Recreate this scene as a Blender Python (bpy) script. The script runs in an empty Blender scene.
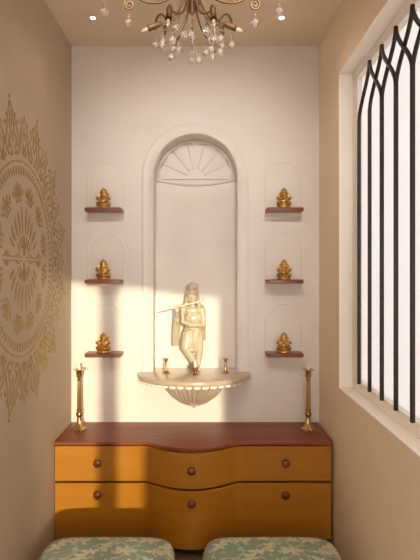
import bpy, bmesh, math, random
from mathutils import Vector, Matrix

random.seed(7)
PI = math.pi
S = bpy.context.scene
COL = S.collection

# ------------------------------------------------------------------ camera, world, sun, exposure
LWX, RWX, CEIL, REAR = -0.786, 0.672, 2.775, -3.40
MX = -0.058                      # middle of the altar wall
cam_d = bpy.data.cameras.new('camera')
cam = bpy.data.objects.new('camera', cam_d)
COL.objects.link(cam)
cam.location = (0, -3.05, 1.44)
cam.rotation_euler = (PI / 2, 0, 0)
cam_d.sensor_fit = 'VERTICAL'
cam_d.sensor_height = 36.0
cam_d.lens = 518.0 / 560.0 * 36.0
cam_d.shift_x = 5.0 / 560.0
cam_d.shift_y = -7.0 / 560.0
cam_d.clip_start = 0.02
S.camera = cam

S.view_settings.view_transform = 'Standard'
S.view_settings.look = 'None'
S.view_settings.gamma = 1.0
S.view_settings.use_curve_mapping = False
S.view_settings.exposure = 1.15

world = bpy.data.worlds.new('world')
S.world = world
world.use_nodes = True
bg = world.node_tree.nodes['Background']
bg.inputs[0].default_value = (1.0, 0.92, 0.87, 1)
bg.inputs[1].default_value = 3.7

sun_d = bpy.data.lights.new('sun', 'SUN')
sun_d.energy = 1.5
sun_d.color = (1.0, 0.89, 0.60)
sun_d.angle = math.radians(1.1)
sun = bpy.data.objects.new('sun', sun_d)
COL.objects.link(sun)
SUN_DIR = Vector((-0.167, 1.0, -0.13)).normalized()
sun.rotation_euler = SUN_DIR.to_track_quat('-Z', 'Y').to_euler()
sun.location = (2, -6, 3)


def spot(name, loc, target, energy, size, blend, color, radius=0.03):
    d = bpy.data.lights.new(name, 'SPOT')
    d.energy = energy
    d.spot_size = math.radians(size)
    d.spot_blend = blend
    d.color = color
    d.shadow_soft_size = radius
    o = bpy.data.objects.new(name, d)
    COL.objects.link(o)
    o.location = loc
    o.rotation_euler = (Vector(target) - Vector(loc)).to_track_quat('-Z', 'Y').to_euler()
    return o


WARM = (1.0, 0.74, 0.50)

# two unseen fill lamps, added at ceiling height to brighten the altar wall
FILL_POS = ((-0.45, -1.95), (0.33, -1.95))
for dx, dy in FILL_POS:
    spot('fill_spot', (dx, dy, CEIL - 0.02), (MX + (dx - MX) * 0.25, 0, 1.80), 30.0, 58, 1.0, (1.0, 0.93, 0.86), 0.06)

spot('fill_spot', (MX, -2.35, CEIL - 0.02), (MX, -2.2, 0), 16.0, 130, 1.0, (1.0, 0.82, 0.62), 0.06)  # another added fill lamp out of view, lifts the side walls

# ------------------------------------------------------------------ materials


def srgb(r, g, b):
    f = lambda c: (c / 12.92 if c <= 0.04045 else ((c + 0.055) / 1.055) ** 2.4)
    return (f(r / 255), f(g / 255), f(b / 255), 1)


def newmat(name):
    m = bpy.data.materials.new(name)
    m.use_nodes = True
    nt = m.node_tree
    return m, nt, nt.nodes['Principled BSDF']


def N(nt, t, **kw):
    n = nt.nodes.new(t)
    for k, v in kw.items():
        setattr(n, k, v)
    return n


def simple(name, col, rough=0.5, metal=0.0, noise=0.0, nscale=20, bump=0.0, bscale=80, spec=None, coat=0.0, stretch=None):
    m, nt, b = newmat(name)
    b.inputs['Base Color'].default_value = col
    b.inputs['Roughness'].default_value = rough
    b.inputs['Metallic'].default_value = metal
    if spec is not None:
        b.inputs['Specular IOR Level'].default_value = spec
    if coat:
        b.inputs['Coat Weight'].default_value = coat
        b.inputs['Coat Roughness'].default_value = 0.15
    tc = N(nt, 'ShaderNodeTexCoord')
    vec = tc.outputs['Object']
    if stretch:
        mp = N(nt, 'ShaderNodeMapping')
        mp.inputs['Scale'].default_value = stretch
        nt.links.new(vec, mp.inputs['Vector'])
        vec = mp.outputs['Vector']
    if noise:
        nz = N(nt, 'ShaderNodeTexNoise')
        nz.inputs['Scale'].default_value = nscale
        nz.inputs['Detail'].default_value = 5
        nt.links.new(vec, nz.inputs['Vector'])
        rp = N(nt, 'ShaderNodeValToRGB')
        lo = tuple(c * (1 - noise) for c in col[:3]) + (1,)
        hi = tuple(min(1, c * (1 + noise)) for c in col[:3]) + (1,)
        rp.color_ramp.elements[0].color = lo
        rp.color_ramp.elements[1].color = hi
        rp.color_ramp.elements[0].position = 0.3
        rp.color_ramp.elements[1].position = 0.7
        nt.links.new(nz.outputs['Fac'], rp.inputs['Fac'])
        nt.links.new(rp.outputs['Color'], b.inputs['Base Color'])
    if bump:
        nb = N(nt, 'ShaderNodeTexNoise')
        nb.inputs['Scale'].default_value = bscale
        nt.links.new(vec, nb.inputs['Vector'])
        bp = N(nt, 'ShaderNodeBump')
        bp.inputs['Strength'].default_value = bump
        bp.inputs['Distance'].default_value = 0.003
        nt.links.new(nb.outputs['Fac'], bp.inputs['Height'])
        nt.links.new(bp.outputs['Normal'], b.inputs['Normal'])
    return m


M = {}
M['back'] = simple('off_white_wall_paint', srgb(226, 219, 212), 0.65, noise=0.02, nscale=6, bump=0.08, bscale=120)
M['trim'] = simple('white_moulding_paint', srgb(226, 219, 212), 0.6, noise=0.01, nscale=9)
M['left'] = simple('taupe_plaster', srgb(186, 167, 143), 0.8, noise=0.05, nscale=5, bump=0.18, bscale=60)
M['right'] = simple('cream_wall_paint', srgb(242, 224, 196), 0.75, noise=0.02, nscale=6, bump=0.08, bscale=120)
M['ceil'] = simple('ceiling_paint', srgb(228, 208, 180), 0.85, noise=0.015, nscale=6)
M['floor'] = simple('beige_stone_tile', srgb(134, 112, 92), 0.35, noise=0.10, nscale=7)
M['frame'] = simple('white_window_lacquer', srgb(250, 244, 234), 0.4, noise=0.01, nscale=12)
M['iron'] = simple('black_iron', srgb(36, 27, 22), 0.55, metal=0.0, noise=0.15, nscale=60)
M['gold_leaf'] = simple('gold_stencil_paint', srgb(164, 132, 70), 0.42, metal=0.5, noise=0.22, nscale=30)
M['brass'] = simple('polished_brass', srgb(206, 174, 116), 0.2, metal=1.0, noise=0.08, nscale=40)
M['brass_dark'] = simple('aged_brass', srgb(190, 148, 80), 0.26, metal=1.0, noise=0.12, nscale=40)
M['gold'] = simple('gilded_idol', srgb(208, 165, 92), 0.22, metal=0.85, noise=0.25, nscale=90, bump=0.35, bscale=260)
M['marble'] = simple('pearl_marble', srgb(198, 184, 158), 0.18, noise=0.06, nscale=18, bump=0.2, bscale=120, coat=0.4)
M['shelf_stone'] = simple('cream_polished_stone', srgb(190, 169, 147), 0.2, noise=0.05, nscale=14, coat=0.4)
M['lace'] = simple('white_scallop_glaze', srgb(246, 240, 230), 0.3, noise=0.01)
M['wax'] = simple('white_wax', srgb(248, 240, 226), 0.5, noise=0.02)
M['bronze'] = simple('antique_bronze_metal', srgb(128, 100, 70), 0.42, metal=0.7, noise=0.12, nscale=60)
M['bronze_dark'] = simple('dark_socket_ring', srgb(60, 40, 24), 0.4, metal=0.6, noise=0.1)
M['dark'] = simple('dark_recess_wood', srgb(40, 22, 14), 0.7, noise=0.1)
M['chrome'] = simple('satin_nickel', srgb(190, 180, 165), 0.3, metal=1.0, noise=0.05)
M['fabric_plain'] = simple('sage_fabric', srgb(142, 152, 126), 0.9, noise=0.08, nscale=300, bump=0.2, bscale=500)
M['wood_dark'] = simple('turned_brown_wood', srgb(112, 52, 26), 0.35, noise=0.2, nscale=40, coat=0.3)


def wood(name, c1, c2, rough, scale, coat=0.3, axis=(0.6, 8, 8)):
    m, nt, b = newmat(name)
    tc = N(nt, 'ShaderNodeTexCoord')
    mp = N(nt, 'ShaderNodeMapping')
    mp.inputs['Scale'].default_value = axis
    nz = N(nt, 'ShaderNodeTexNoise')
    nz.inputs['Scale'].default_value = scale
    nz.inputs['Detail'].default_value = 6
    nz.inputs['Distortion'].default_value = 0.6
    rp = N(nt, 'ShaderNodeValToRGB')
    rp.color_ramp.elements[0].color = c1
    rp.color_ramp.elements[1].color = c2
    rp.color_ramp.elements[0].position = 0.3
    rp.color_ramp.elements[1].position = 0.72
    nt.links.new(tc.outputs['Object'], mp.inputs['Vector'])
    nt.links.new(mp.outputs['Vector'], nz.inputs['Vector'])
    nt.links.new(nz.outputs['Fac'], rp.inputs['Fac'])
    nt.links.new(rp.outputs['Color'], b.inputs['Base Color'])
    b.inputs['Roughness'].default_value = rough
    b.inputs['Coat Weight'].default_value = coat
    b.inputs['Coat Roughness'].default_value = 0.2
    return m


M['walnut'] = wood('red_brown_wood', srgb(116, 52, 30), srgb(156, 80, 50), 0.45, 3.0, coat=0.0)
M['shelf_wood'] = wood('walnut_shelf_wood', srgb(108, 58, 40), srgb(142, 82, 58), 0.42, 5.0)
M['ochre'] = wood('ochre_lacquered_wood', srgb(168, 108, 20), srgb(180, 119, 26), 0.38, 2.0, coat=0.25)

# glass for crystals
m, nt, b = newmat('cut_crystal')
b.inputs['Base Color'].default_value = (0.96, 0.91, 0.84, 1)
b.inputs['Roughness'].default_value = 0.02
b.inputs['IOR'].default_value = 1.52
b.inputs['Transmission Weight'].default_value = 0.92
M['crystal'] = m
m, nt, b = newmat('clear_bulb_glass')
b.inputs['Base Color'].default_value = (1, 0.9, 0.75, 1)
b.inputs['Roughness'].default_value = 0.05
b.inputs['Transmission Weight'].default_value = 0.9
b.inputs['Emission Color'].default_value = (1, 0.82, 0.55, 1)
b.inputs['Emission Strength'].default_value = 0.08
M['bulb'] = m


def emit(name, col, s):
    m, nt, b = newmat(name)
    b.inputs['Base Color'].default_value = (0.9, 0.85, 0.75, 1)
    b.inputs['Emission Color'].default_value = col
    b.inputs['Emission Strength'].default_value = s
    return m


M['filament'] = emit('glowing_filament', (1, 0.86, 0.66, 1), 6.0)
M['lens'] = emit('spotlight_lens', (1, 0.93, 0.82, 1), 8.0)

# frosted window pane: daylight scattered through
m, nt, b = newmat('frosted_pane_glass')
out = nt.nodes['Material Output']
tr = N(nt, 'ShaderNodeBsdfTranslucent')
tr.inputs['Color'].default_value = (0.36, 0.355, 0.355, 1)
gl = N(nt, 'ShaderNodeBsdfGlossy')
gl.inputs['Roughness'].default_value = 0.15
gl.inputs['Color'].default_value = (1, 1, 1, 1)
mx = N(nt, 'ShaderNodeMixShader')
mx.inputs[0].default_value = 0.04
nt.links.new(tr.outputs[0], mx.inputs[1])
nt.links.new(gl.outputs[0], mx.inputs[2])
nt.links.new(mx.outputs[0], out.inputs['Surface'])
M['pane'] = m

# printed ottoman fabric: cream blossoms and stems on sage
m, nt, b = newmat('floral_sage_fabric')
L = nt.links.new


def mth(op, a, bb=None, c=None):
    n = N(nt, 'ShaderNodeMath', operation=op)
    for i, v in enumerate((a, bb, c)):
        if v is None:
            continue
        if isinstance(v, (int, float)):
            n.inputs[i].default_value = v
        else:
            L(v, n.inputs[i])
    return n.outputs[0]


tc = N(nt, 'ShaderNodeTexCoord')


def blossoms(scale, petals, base, amp, offs):
    mp = N(nt, 'ShaderNodeMapping')
    mp.inputs['Location'].default_value = offs
    L(tc.outputs['Object'], mp.inputs['Vector'])
    vo = N(nt, 'ShaderNodeTexVoronoi', voronoi_dimensions='2D')
    vo.inputs['Scale'].default_value = scale
    vo.inputs['Randomness'].default_value = 0.75
    L(mp.outputs['Vector'], vo.inputs['Vector'])
    sub = N(nt, 'ShaderNodeVectorMath', operation='SUBTRACT')
    L(mp.outputs['Vector'], sub.inputs[0])
    L(vo.outputs['Position'], sub.inputs[1])
    sx = N(nt, 'ShaderNodeSeparateXYZ')
    L(sub.outputs[0], sx.inputs[0])
    ang = mth('ARCTAN2', sx.outputs['Y'], sx.outputs['X'])
    sc = N(nt, 'ShaderNodeSeparateColor')
    L(vo.outputs['Color'], sc.inputs[0])
    ph = mth('MULTIPLY', sc.outputs[0], 6.28)
    wave = mth('SINE', mth('ADD', mth('MULTIPLY', ang, float(petals)), ph))
    wave2 = mth('SINE', mth('ADD', mth('MULTIPLY', ang, 2.0), mth('MULTIPLY', sc.outputs[1], 6.28)))
    rad = mth('ADD', mth('ADD', base, mth('MULTIPLY', wave, amp)), mth('MULTIPLY', wave2, amp * 0.9))
    rad = mth('MULTIPLY', rad, mth('ADD', 0.65, mth('MULTIPLY', sc.outputs[2], 0.6)))
    return mth('LESS_THAN', vo.outputs['Distance'], rad)


f1 = blossoms(10.5, 5, 0.32, 0.13, (0.13, 0.31, 0))
f2 = blossoms(20.0, 3, 0.18, 0.09, (0.57, 0.02, 0))
nz = N(nt, 'ShaderNodeTexNoise')
nz.inputs['Scale'].default_value = 7.5
nz.inputs['Detail'].default_value = 0.5
L(tc.outputs['Object'], nz.inputs['Vector'])
stem_ = mth('LESS_THAN', mth('ABSOLUTE', mth('SUBTRACT', nz.outputs['Fac'], 0.5)), 0.012)
mask = mth('MAXIMUM', mth('MAXIMUM', f1, mth('MULTIPLY', f2, 0.8)), mth('MULTIPLY', stem_, 0.45))
nz2 = N(nt, 'ShaderNodeTexNoise')
nz2.inputs['Scale'].default_value = 45
L(tc.outputs['Object'], nz2.inputs['Vector'])
mask = mth('MULTIPLY', mask, mth('ADD', 0.35, mth('MULTIPLY', nz2.outputs['Fac'], 0.85)))
mixc = N(nt, 'ShaderNodeMix', data_type='RGBA')
L(mask, mixc.inputs[0])
mixc.inputs[6].default_value = srgb(128, 147, 127)
mixc.inputs[7].default_value = srgb(206, 203, 168)
L(mixc.outputs[2], b.inputs['Base Color'])
b.inputs['Roughness'].default_value = 0.85
b.inputs['Sheen Weight'].default_value = 0.2
wv = N(nt, 'ShaderNodeTexNoise')
wv.inputs['Scale'].default_value = 420
L(tc.outputs['Object'], wv.inputs['Vector'])
bp = N(nt, 'ShaderNodeBump')
bp.inputs['Strength'].default_value = 0.2
bp.inputs['Distance'].default_value = 0.002
L(wv.outputs['Fac'], bp.inputs['Height'])
L(bp.outputs['Normal'], b.inputs['Normal'])
M['floral'] = m

# ------------------------------------------------------------------ mesh helpers


class MB:
    """collects shapes that become ONE mesh"""

    def __init__(self):
        self.bm = bmesh.new()

    def verts(self, pts):
        return [self.bm.verts.new(p) for p in pts]

    def face(self, vs):
        try:
            return self.bm.faces.new(vs)
        except ValueError:
            return None

    def grid(self, rows, close_u=False, close_v=False):
        vr = [self.verts(r) for r in rows]
        nv, nu = len(vr), len(vr[0])
        for j in range(nv if close_v else nv - 1):
            for i in range(nu if close_u else nu - 1):
                a, b_ = vr[j], vr[(j + 1) % nv]
                self.face([a[i], a[(i + 1) % nu], b_[(i + 1) % nu], b_[i]])
        return vr

    def box(self, x0, x1, y0, y1, z0, z1, bev=0.0, seg=2):
        t = bmesh.new()
        bmesh.ops.create_cube(t, size=1)
        for v in t.verts:
            v.co = Vector(((x0 + x1) / 2 + v.co.x * (x1 - x0), (y0 + y1) / 2 + v.co.y * (y1 - y0), (z0 + z1) / 2 + v.co.z * (z1 - z0)))
        if bev:
            bmesh.ops.bevel(t, geom=t.edges[:], offset=bev, segments=seg, affect='EDGES', profile=0.5)
        self.merge(t)
        return self

    def merge(self, t, mat=None):
        mp = {}
        for v in t.verts:
            mp[v] = self.bm.verts.new(mat @ v.co if mat else v.co)
        for f in t.faces:
            self.face([mp[v] for v in f.verts])
        t.free()

    def lathe(self, prof, c=(0, 0, 0), n=32, mat=None, flute=None):
        """prof: (radius, z) list"""
        rows = []
        for k, (r, z) in enumerate(prof):
            row = []
            for i in range(n):
                a = 2 * PI * i / n
                rr = r * (flute(a, k) if flute else 1)
                p = Vector((c[0] + rr * math.cos(a), c[1] + rr * math.sin(a), c[2] + z))
                row.append(mat @ p if mat else p)
            rows.append(row)
        vr = self.grid(rows, close_u=True)
        self.face(list(reversed(vr[0])))
        self.face(vr[-1])
        return self

    def ell(self, c, r, rot=None, n=16, m_=10):
        t = bmesh.new()
        bmesh.ops.create_uvsphere(t, u_segments=n, v_segments=m_, radius=1)
        mt = Matrix.Translation(c)
        if rot:
            from mathutils import Euler
            mt = mt @ Euler(rot).to_matrix().to_4x4()
        mt = mt @ Matrix.Diagonal((r[0], r[1], r[2], 1))
        self.merge(t, mt)
        return self

    def ico(self, c, r, sub=1):
        t = bmesh.new()
        bmesh.ops.create_icosphere(t, subdivisions=sub, radius=r)
        self.merge(t, Matrix.Translation(c))
        return self

    def tube(self, pts, rad, n=10, caps=True):
        pts = [Vector(p) for p in pts]
        rs = rad if isinstance(rad, (list, tuple)) else [rad] * len(pts)
        prev = None
        rows = []
        for i, p in enumerate(pts):
            d = (pts[min(i + 1, len(pts) - 1)] - pts[max(i - 1, 0)]).normalized()
            if prev is None:
                u = d.orthogonal().normalized()
            else:
                u = (prev - d * prev.dot(d))
                u = u.normalized() if u.length > 1e-6 else d.orthogonal().normalized()
            prev = u
            w = d.cross(u)
            rows.append([p + (u * math.cos(2 * PI * k / n) + w * math.sin(2 * PI * k / n)) * rs[i] for k in range(n)])
        vr = self.grid(rows, close_u=True)
        if caps:
            self.face(list(reversed(vr[0])))
            self.face(vr[-1])
        return self

    def limb(self, pts, rad, n=12):
        """a tube with round ends"""
        self.tube(pts, rad, n)
        rs = rad if isinstance(rad, (list, tuple)) else [rad] * len(pts)
        self.ell(pts[0], (rs[0],) * 3)
        self.ell(pts[-1], (rs[-1],) * 3)
        for p, r in zip(pts[1:-1], rs[1:-1]):
            self.ell(p, (r,) * 3)
        return self

    def prism(self, outline, z0, z1):
        """outline of (x, y) points extruded in z"""
        lo = self.verts([(x, y, z0) for x, y in outline])
        hi = self.verts([(x, y, z1) for x, y in outline])
        n = len(outline)
        for i in range(n):
            self.face([lo[i], lo[(i + 1) % n], hi[(i + 1) % n], hi[i]])
        self.face(list(reversed(lo)))
        self.face(hi)
        return self

    def build(self, name, mat, parent=None, smooth=None, bevel=0, loc=None, mesh_only=False):
        bmesh.ops.remove_doubles(self.bm, verts=self.bm.verts[:], dist=1e-6)
        bmesh.ops.recalc_face_normals(self.bm, faces=self.bm.faces[:])
        me = bpy.data.meshes.new(name)
        self.bm.to_mesh(me)
        self.bm.free()
        me.materials.append(M[mat])
        if smooth is not None:
            for p in me.polygons:
                p.use_smooth = True
            if smooth < 180:
                me.set_sharp_from_angle(angle=math.radians(smooth))
        o = bpy.data.objects.new(name, me)
        COL.objects.link(o)
        if parent:
            o.parent = parent
        if loc:
            o.location = loc
        return o


def remeshed(mb, name, mat, voxel, parent=None, smooth_it=2):
    """melts the collected lumps into one continuous skin"""
    o = mb.build(name, mat, None)
    md = o.modifiers.new('r', 'REMESH')
    md.mode = 'VOXEL'
    md.voxel_size = voxel
    sm = o.modifiers.new('s', 'SMOOTH')
    sm.factor = 0.5
    sm.iterations = smooth_it
    dg = bpy.context.evaluated_depsgraph_get()
    me = bpy.data.meshes.new_from_object(o.evaluated_get(dg))
    o.modifiers.clear()
    o.data = me
    me.name = name
    for p in me.polygons:
        p.use_smooth = True
    if parent:
        o.parent = parent
    return o


def empty(name, loc, rz=0):
    o = bpy.data.objects.new(name, None)
    COL.objects.link(o)
    o.location = loc
    o.rotation_euler = (0, 0, rz)
    o.empty_display_size = 0.05
    return o


def tag(o, label, cat, group=None):
    o['label'] = label
    o['category'] = cat
    if group:
        o['group'] = group
    return o


def struct(o):
    o['kind'] = 'structure'
    return o


def dup(root, loc, label, rz=None):
    r = root.copy()
    COL.objects.link(r)
    r.location = loc
    if rz is not None:
        r.rotation_euler = (0, 0, rz)
    r['label'] = label
    for ch in list(root.children):
        c = ch.copy()
        COL.objects.link(c)
        c.parent = r
        for g in ch.children:
            d = g.copy()
            COL.objects.link(d)
            d.parent = c
    return r


# ------------------------------------------------------------------ the setting
NHW, NZ, NBOT, ND = 0.247, 2.011, 0.850, 0.140     # altar niche half width, arch centre, bottom, depth


def arch_path(cx, hw, zc, zb, n=32):
    p = [(cx - hw, zb)]
    p += [(cx - hw * math.cos(PI * i / n), zc + hw * math.sin(PI * i / n)) for i in range(n + 1)]
    p += [(cx + hw, zb)]
    return p


# altar wall with the arched niche cut into it
mb = MB()
arc = arch_path(MX, NHW, NZ, NBOT, 40)
W0, W1 = LWX - 0.15, RWX + 0.15


def quad(mb, pts):
    mb.face(mb.verts(pts))


quad(mb, [(W0, 0, 0), (MX - NHW, 0, 0), (MX - NHW, 0, NBOT), (W0, 0, NBOT)])
quad(mb, [(MX - NHW, 0, 0), (MX + NHW, 0, 0), (MX + NHW, 0, NBOT), (MX - NHW, 0, NBOT)])
quad(mb, [(MX + NHW, 0, 0), (W1, 0, 0), (W1, 0, NBOT), (MX + NHW, 0, NBOT)])
quad(mb, [(W0, 0, NBOT), (MX - NHW, 0, NBOT), (MX - NHW, 0, NZ), (W0, 0, NZ)])
quad(mb, [(W0, 0, NZ), (MX - NHW, 0, NZ), (MX - NHW, 0, CEIL), (W0, 0, CEIL)])
quad(mb, [(MX + NHW, 0, NBOT), (W1, 0, NBOT), (W1, 0, NZ), (MX + NHW, 0, NZ)])
quad(mb, [(MX + NHW, 0, NZ), (W1, 0, NZ), (W1, 0, CEIL), (MX + NHW, 0, CEIL)])
for (xa, za), (xb, zb) in zip(arc[1:-2], arc[2:-1]):
    quad(mb, [(xa, 0, za), (xb, 0, zb), (xb, 0, CEIL), (xa, 0, CEIL)])
for (xa, za), (xb, zb) in zip(arc, arc[1:] + arc[:1]):
    quad(mb, [(xa, 0, za), (xb, 0, zb), (xb, ND, zb), (xa, ND, za)])
mb.face(mb.verts([(x, ND, z) for x, z in arc]))
# outer skin of the wall
TB = 0.25
quad(mb, [(W0, TB, 0), (W1, TB, 0), (W1, TB, CEIL), (W0, TB, CEIL)])
quad(mb, [(W0, 0, 0), (W0, TB, 0), (W0, TB, CEIL), (W0, 0, CEIL)])
quad(mb, [(W1, 0, 0), (W1, TB, 0), (W1, TB, CEIL), (W1, 0, CEIL)])
struct(mb.build('wall_back', 'back'))

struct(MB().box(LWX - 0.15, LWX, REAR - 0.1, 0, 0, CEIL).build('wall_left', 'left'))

# right wall with the window opening
WY0, WY1, WZ0, WZ1 = -0.456, -2.02, 0.864, 2.44
mb = MB()
T = 0.15
mb.box(RWX, RWX + T, WY0, 0, 0, CEIL)
mb.box(RWX, RWX + T, REAR, WY1, 0, CEIL)
mb.box(RWX, RWX + T, WY1, WY0, 0, WZ0)
mb.box(RWX, RWX + T, WY1, WY0, WZ1, CEIL)
struct(mb.build('wall_right', 'right'))

struct(MB().box(LWX - 0.15, RWX + 0.15, REAR - 0.1, TB, CEIL, CEIL + 0.1).build('ceiling', 'ceil'))
struct(MB().box(LWX - 0.6, RWX + 0.9, REAR - 1.2, TB, -0.1, 0).build('floor', 'floor'))

fill_rings = MB()  # invented fixture rings around the added fill lamps
for dx, dy in FILL_POS + ((MX, -2.35),):
    fill_rings.lathe([(0.045, 0.0), (0.045, -0.006), (0.036, -0.008), (0.034, -0.001)], c=(dx, dy, CEIL), n=28)
fill_rings.build('fill_spot_ring', 'frame', bpy.data.objects['ceiling'], smooth=40)

# unseen screen added behind the viewer; its openings are cut to shape the low sun
ya, yb = REAR - 0.10, REAR
HEAD = 1.812
mb2 = MB()
lint = MB()
lint.prism([(LWX, CEIL), (LWX, HEAD + 0.03), (-0.25, HEAD + 0.024), (RWX + 0.15, HEAD - 0.067), (RWX + 0.15, CEIL)], 0, 0.10)
mb2.merge(lint.bm, Matrix(((1, 0, 0, 0), (0, 0, 1, ya), (0, 1, 0, 0), (0, 0, 0, 1))))
mb2.box(LWX, -0.33, ya, yb, 0, HEAD)
mb2.box(-0.042, 0.060, ya + 0.03, yb - 0.03, 0, HEAD)
mb2.box(-0.33, 0.20, ya + 0.02, yb - 0.02, 0, 0.575)
t = MB()
t.prism([(0.20, 0.0), (RWX, 0.0), (RWX, 0.985), (0.30, 0.985), (0.20, 0.93)], 0, 0.06)
mb2.merge(t.bm, Matrix(((1, 0, 0, 0), (0, 0, 1, ya + 0.02), (0, 1, 0, 0), (0, 0, 0, 1))))
struct(mb2.build('sun_screen', 'back'))


def sweep(mb, path, prof, cx=None, close=False, y0=0.0):
    """path in (x, z) on the altar wall; prof = (outward offset, height towards the room)"""
    n = len(path)
    rows = []
    for i in range(n):
        if close:
            a, b_ = Vector(path[i - 1]), Vector(path[(i + 1) % n])
            p = Vector(path[i])
            d1 = (p - a).normalized()
            d2 = (b_ - p).normalized()
        else:
            p = Vector(path[i])
            d1 = (p - Vector(path[i - 1])).normalized() if i else (Vector(path[1]) - p).normalized()
            d2 = (Vector(path[i + 1]) - p).normalized() if i < n - 1 else d1
        nrm = (Vector((-d1.y, d1.x)) + Vector((-d2.y, d2.x)))
        nrm = nrm / max(nrm.dot(nrm) * 0.5, 1e-6) if nrm.length > 1e-6 else Vector((0, 1))
        rows.append([(p.x + nrm.x * o, y0 - h, p.y + nrm.y * o) for o, h in prof])
    vr = mb.grid(rows, close_v=close)
    if not close:
        mb.face(vr[0])
        mb.face(list(reversed(vr[-1])))


# moulding round the niche
mb = MB()
sweep(mb, arch_path(MX, NHW + 0.001, NZ, 0.862, 48),
      [(0, 0), (0, 0.005), (0.004, 0.008), (0.011, 0.0075), (0.016, 0.004), (0.046, 0.004), (0.050, 0.006), (0.060, 0.0065), (0.064, 0.004), (0.066, 0)])
struct(mb.build('trim_1', 'trim', smooth=40))

# sunburst fan in the head of the niche
fan = MB()
R_F = NHW - 0.012


def fan_pt(a, r):
    return (MX + r * math.cos(a), NZ + 0.006 + r * math.sin(a))


def fanbar(mb, a, r0, r1, w, h):
    c, s = math.cos(a), math.sin(a)
    rows = []
    for r, ww in ((r0, w * 0.5), (r1, w)):
        x, z = fan_pt(a, r)
        rows.append([(x + s * ww, ND, z - c * ww), (x + s * ww * 0.5, ND - h, z - c * ww * 0.5), (x - s * ww * 0.5, ND - h, z + c * ww * 0.5), (x - s * ww, ND, z + c * ww)])
    vr = mb.grid(rows)
    mb.face(vr[0])
    mb.face(list(reversed(vr[1])))


# shallow petals between the ribs
NRIB = 7
for k in range(NRIB):
    a0, a1 = PI * (k + 0.04) / NRIB, PI * (k + 0.96) / NRIB
    rows = []
    for j in range(7):
        r = 0.068 + (0.213 - 0.068) * j / 6
        row = []
        for i in range(7):
            u = i / 6
            x, z = fan_pt(a0 + (a1 - a0) * u, r + (0.012 * math.sin(PI * u) if j == 6 else 0))
            row.append((x, ND - 0.003 - 0.008 * math.sin(PI * u) * (j / 6) ** 0.6, z))
        rows.append(row)
    vr = fan.grid(rows)
for k in range(NRIB + 1):
    fanbar(fan, PI * k / NRIB, 0.055, 0.221, 0.0045, 0.012)
# hub, outer rim, sagging sill
hub = [fan_pt(PI * i / 16, 0.058) for i in range(17)]
vb = fan.verts([(x, ND - 0.014, z) for x, z in hub])
vw = fan.verts([(x, ND, z) for x, z in hub])
fan.face(vb)
for i in range(16):
    fan.face([vb[i], vb[i + 1], vw[i + 1], vw[i]])
fan.face([vb[16], vb[0], vw[0], vw[16]])
rim = [fan_pt(PI - PI * i / 40, 0.221) for i in range(41)]
rows = []
for (x, z) in rim:
    d = Vector((x - MX, z - NZ - 0.006)).normalized()
    rows.append([(x, ND, z), (x + d.x * 0.003, ND - 0.012, z + d.y * 0.003), (x + d.x * 0.014, ND - 0.014, z + d.y * 0.014), (x + d.x * 0.018, ND, z + d.y * 0.018)])
fan.grid(rows)
rows = []
for i in range(25):
    u = i / 24
    x = MX - 0.243 + 0.486 * u
    z = NZ + 0.002 - 0.030 * math.sin(PI * u)
    rows.append([(x, ND, z + 0.010), (x, ND - 0.014, z + 0.007), (x, ND - 0.017, z), (x, ND - 0.012, z - 0.007), (x, ND, z - 0.010)])
vr = fan.grid(rows)
fan.face(vr[0])
fan.face(list(reversed(vr[-1])))
struct(fan.build('trim_2', 'trim', smooth=40))

# six thin arched panel mouldings
SHX = (-0.583, 0.458)
SHZ = (1.814, 1.402, 0.981)
k = 3
for sx in SHX:
    for sz in SHZ:
        top = sz + 0.278
        hw = 0.106
        path = arch_path(sx, hw, top - hw, sz - 0.042, 28)
        mb = MB()
        sweep(mb, path, [(-0.004, 0), (-0.0025, 0.0020), (0.0, 0.0027), (0.0025, 0.0020), (0.004, 0)], close=True)
        struct(mb.build('trim_%d' % k, 'trim', smooth=50))
        k += 1

# window: frame, pane
mb = MB()
FX0, FX1 = 0.740, 0.785
mb.box(FX0, FX1, WY1, WY0, WZ0, 0.918, 0.004)
mb.box(FX0, FX1, WY1, WY0, 2.388, WZ1, 0.004)
mb.box(FX0, FX1, WY0 - 0.075, WY0, 0.918, 2.388, 0.004)
mb.box(FX0, FX1, WY1, WY1 + 0.075, 0.918, 2.388, 0.004)
win = struct(mb.build('window_1', 'frame'))
lin = MB()
lin.box(RWX - 0.001, FX0, WY1, WY0, WZ0 - 0.002, WZ0 + 0.004)
lin.box(RWX - 0.001, FX0, WY0 - 0.004, WY0 + 0.002, WZ0, WZ1)
lin.box(RWX - 0.001, FX0, WY1, WY0, WZ1 - 0.004, WZ1 + 0.002)
lin.build('reveal_lining', 'frame', win)
MB().box(0.762, 0.768, WY1 + 0.07, WY0 - 0.07, 0.914, 2.392).build('pane', 'pane', win)

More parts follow.
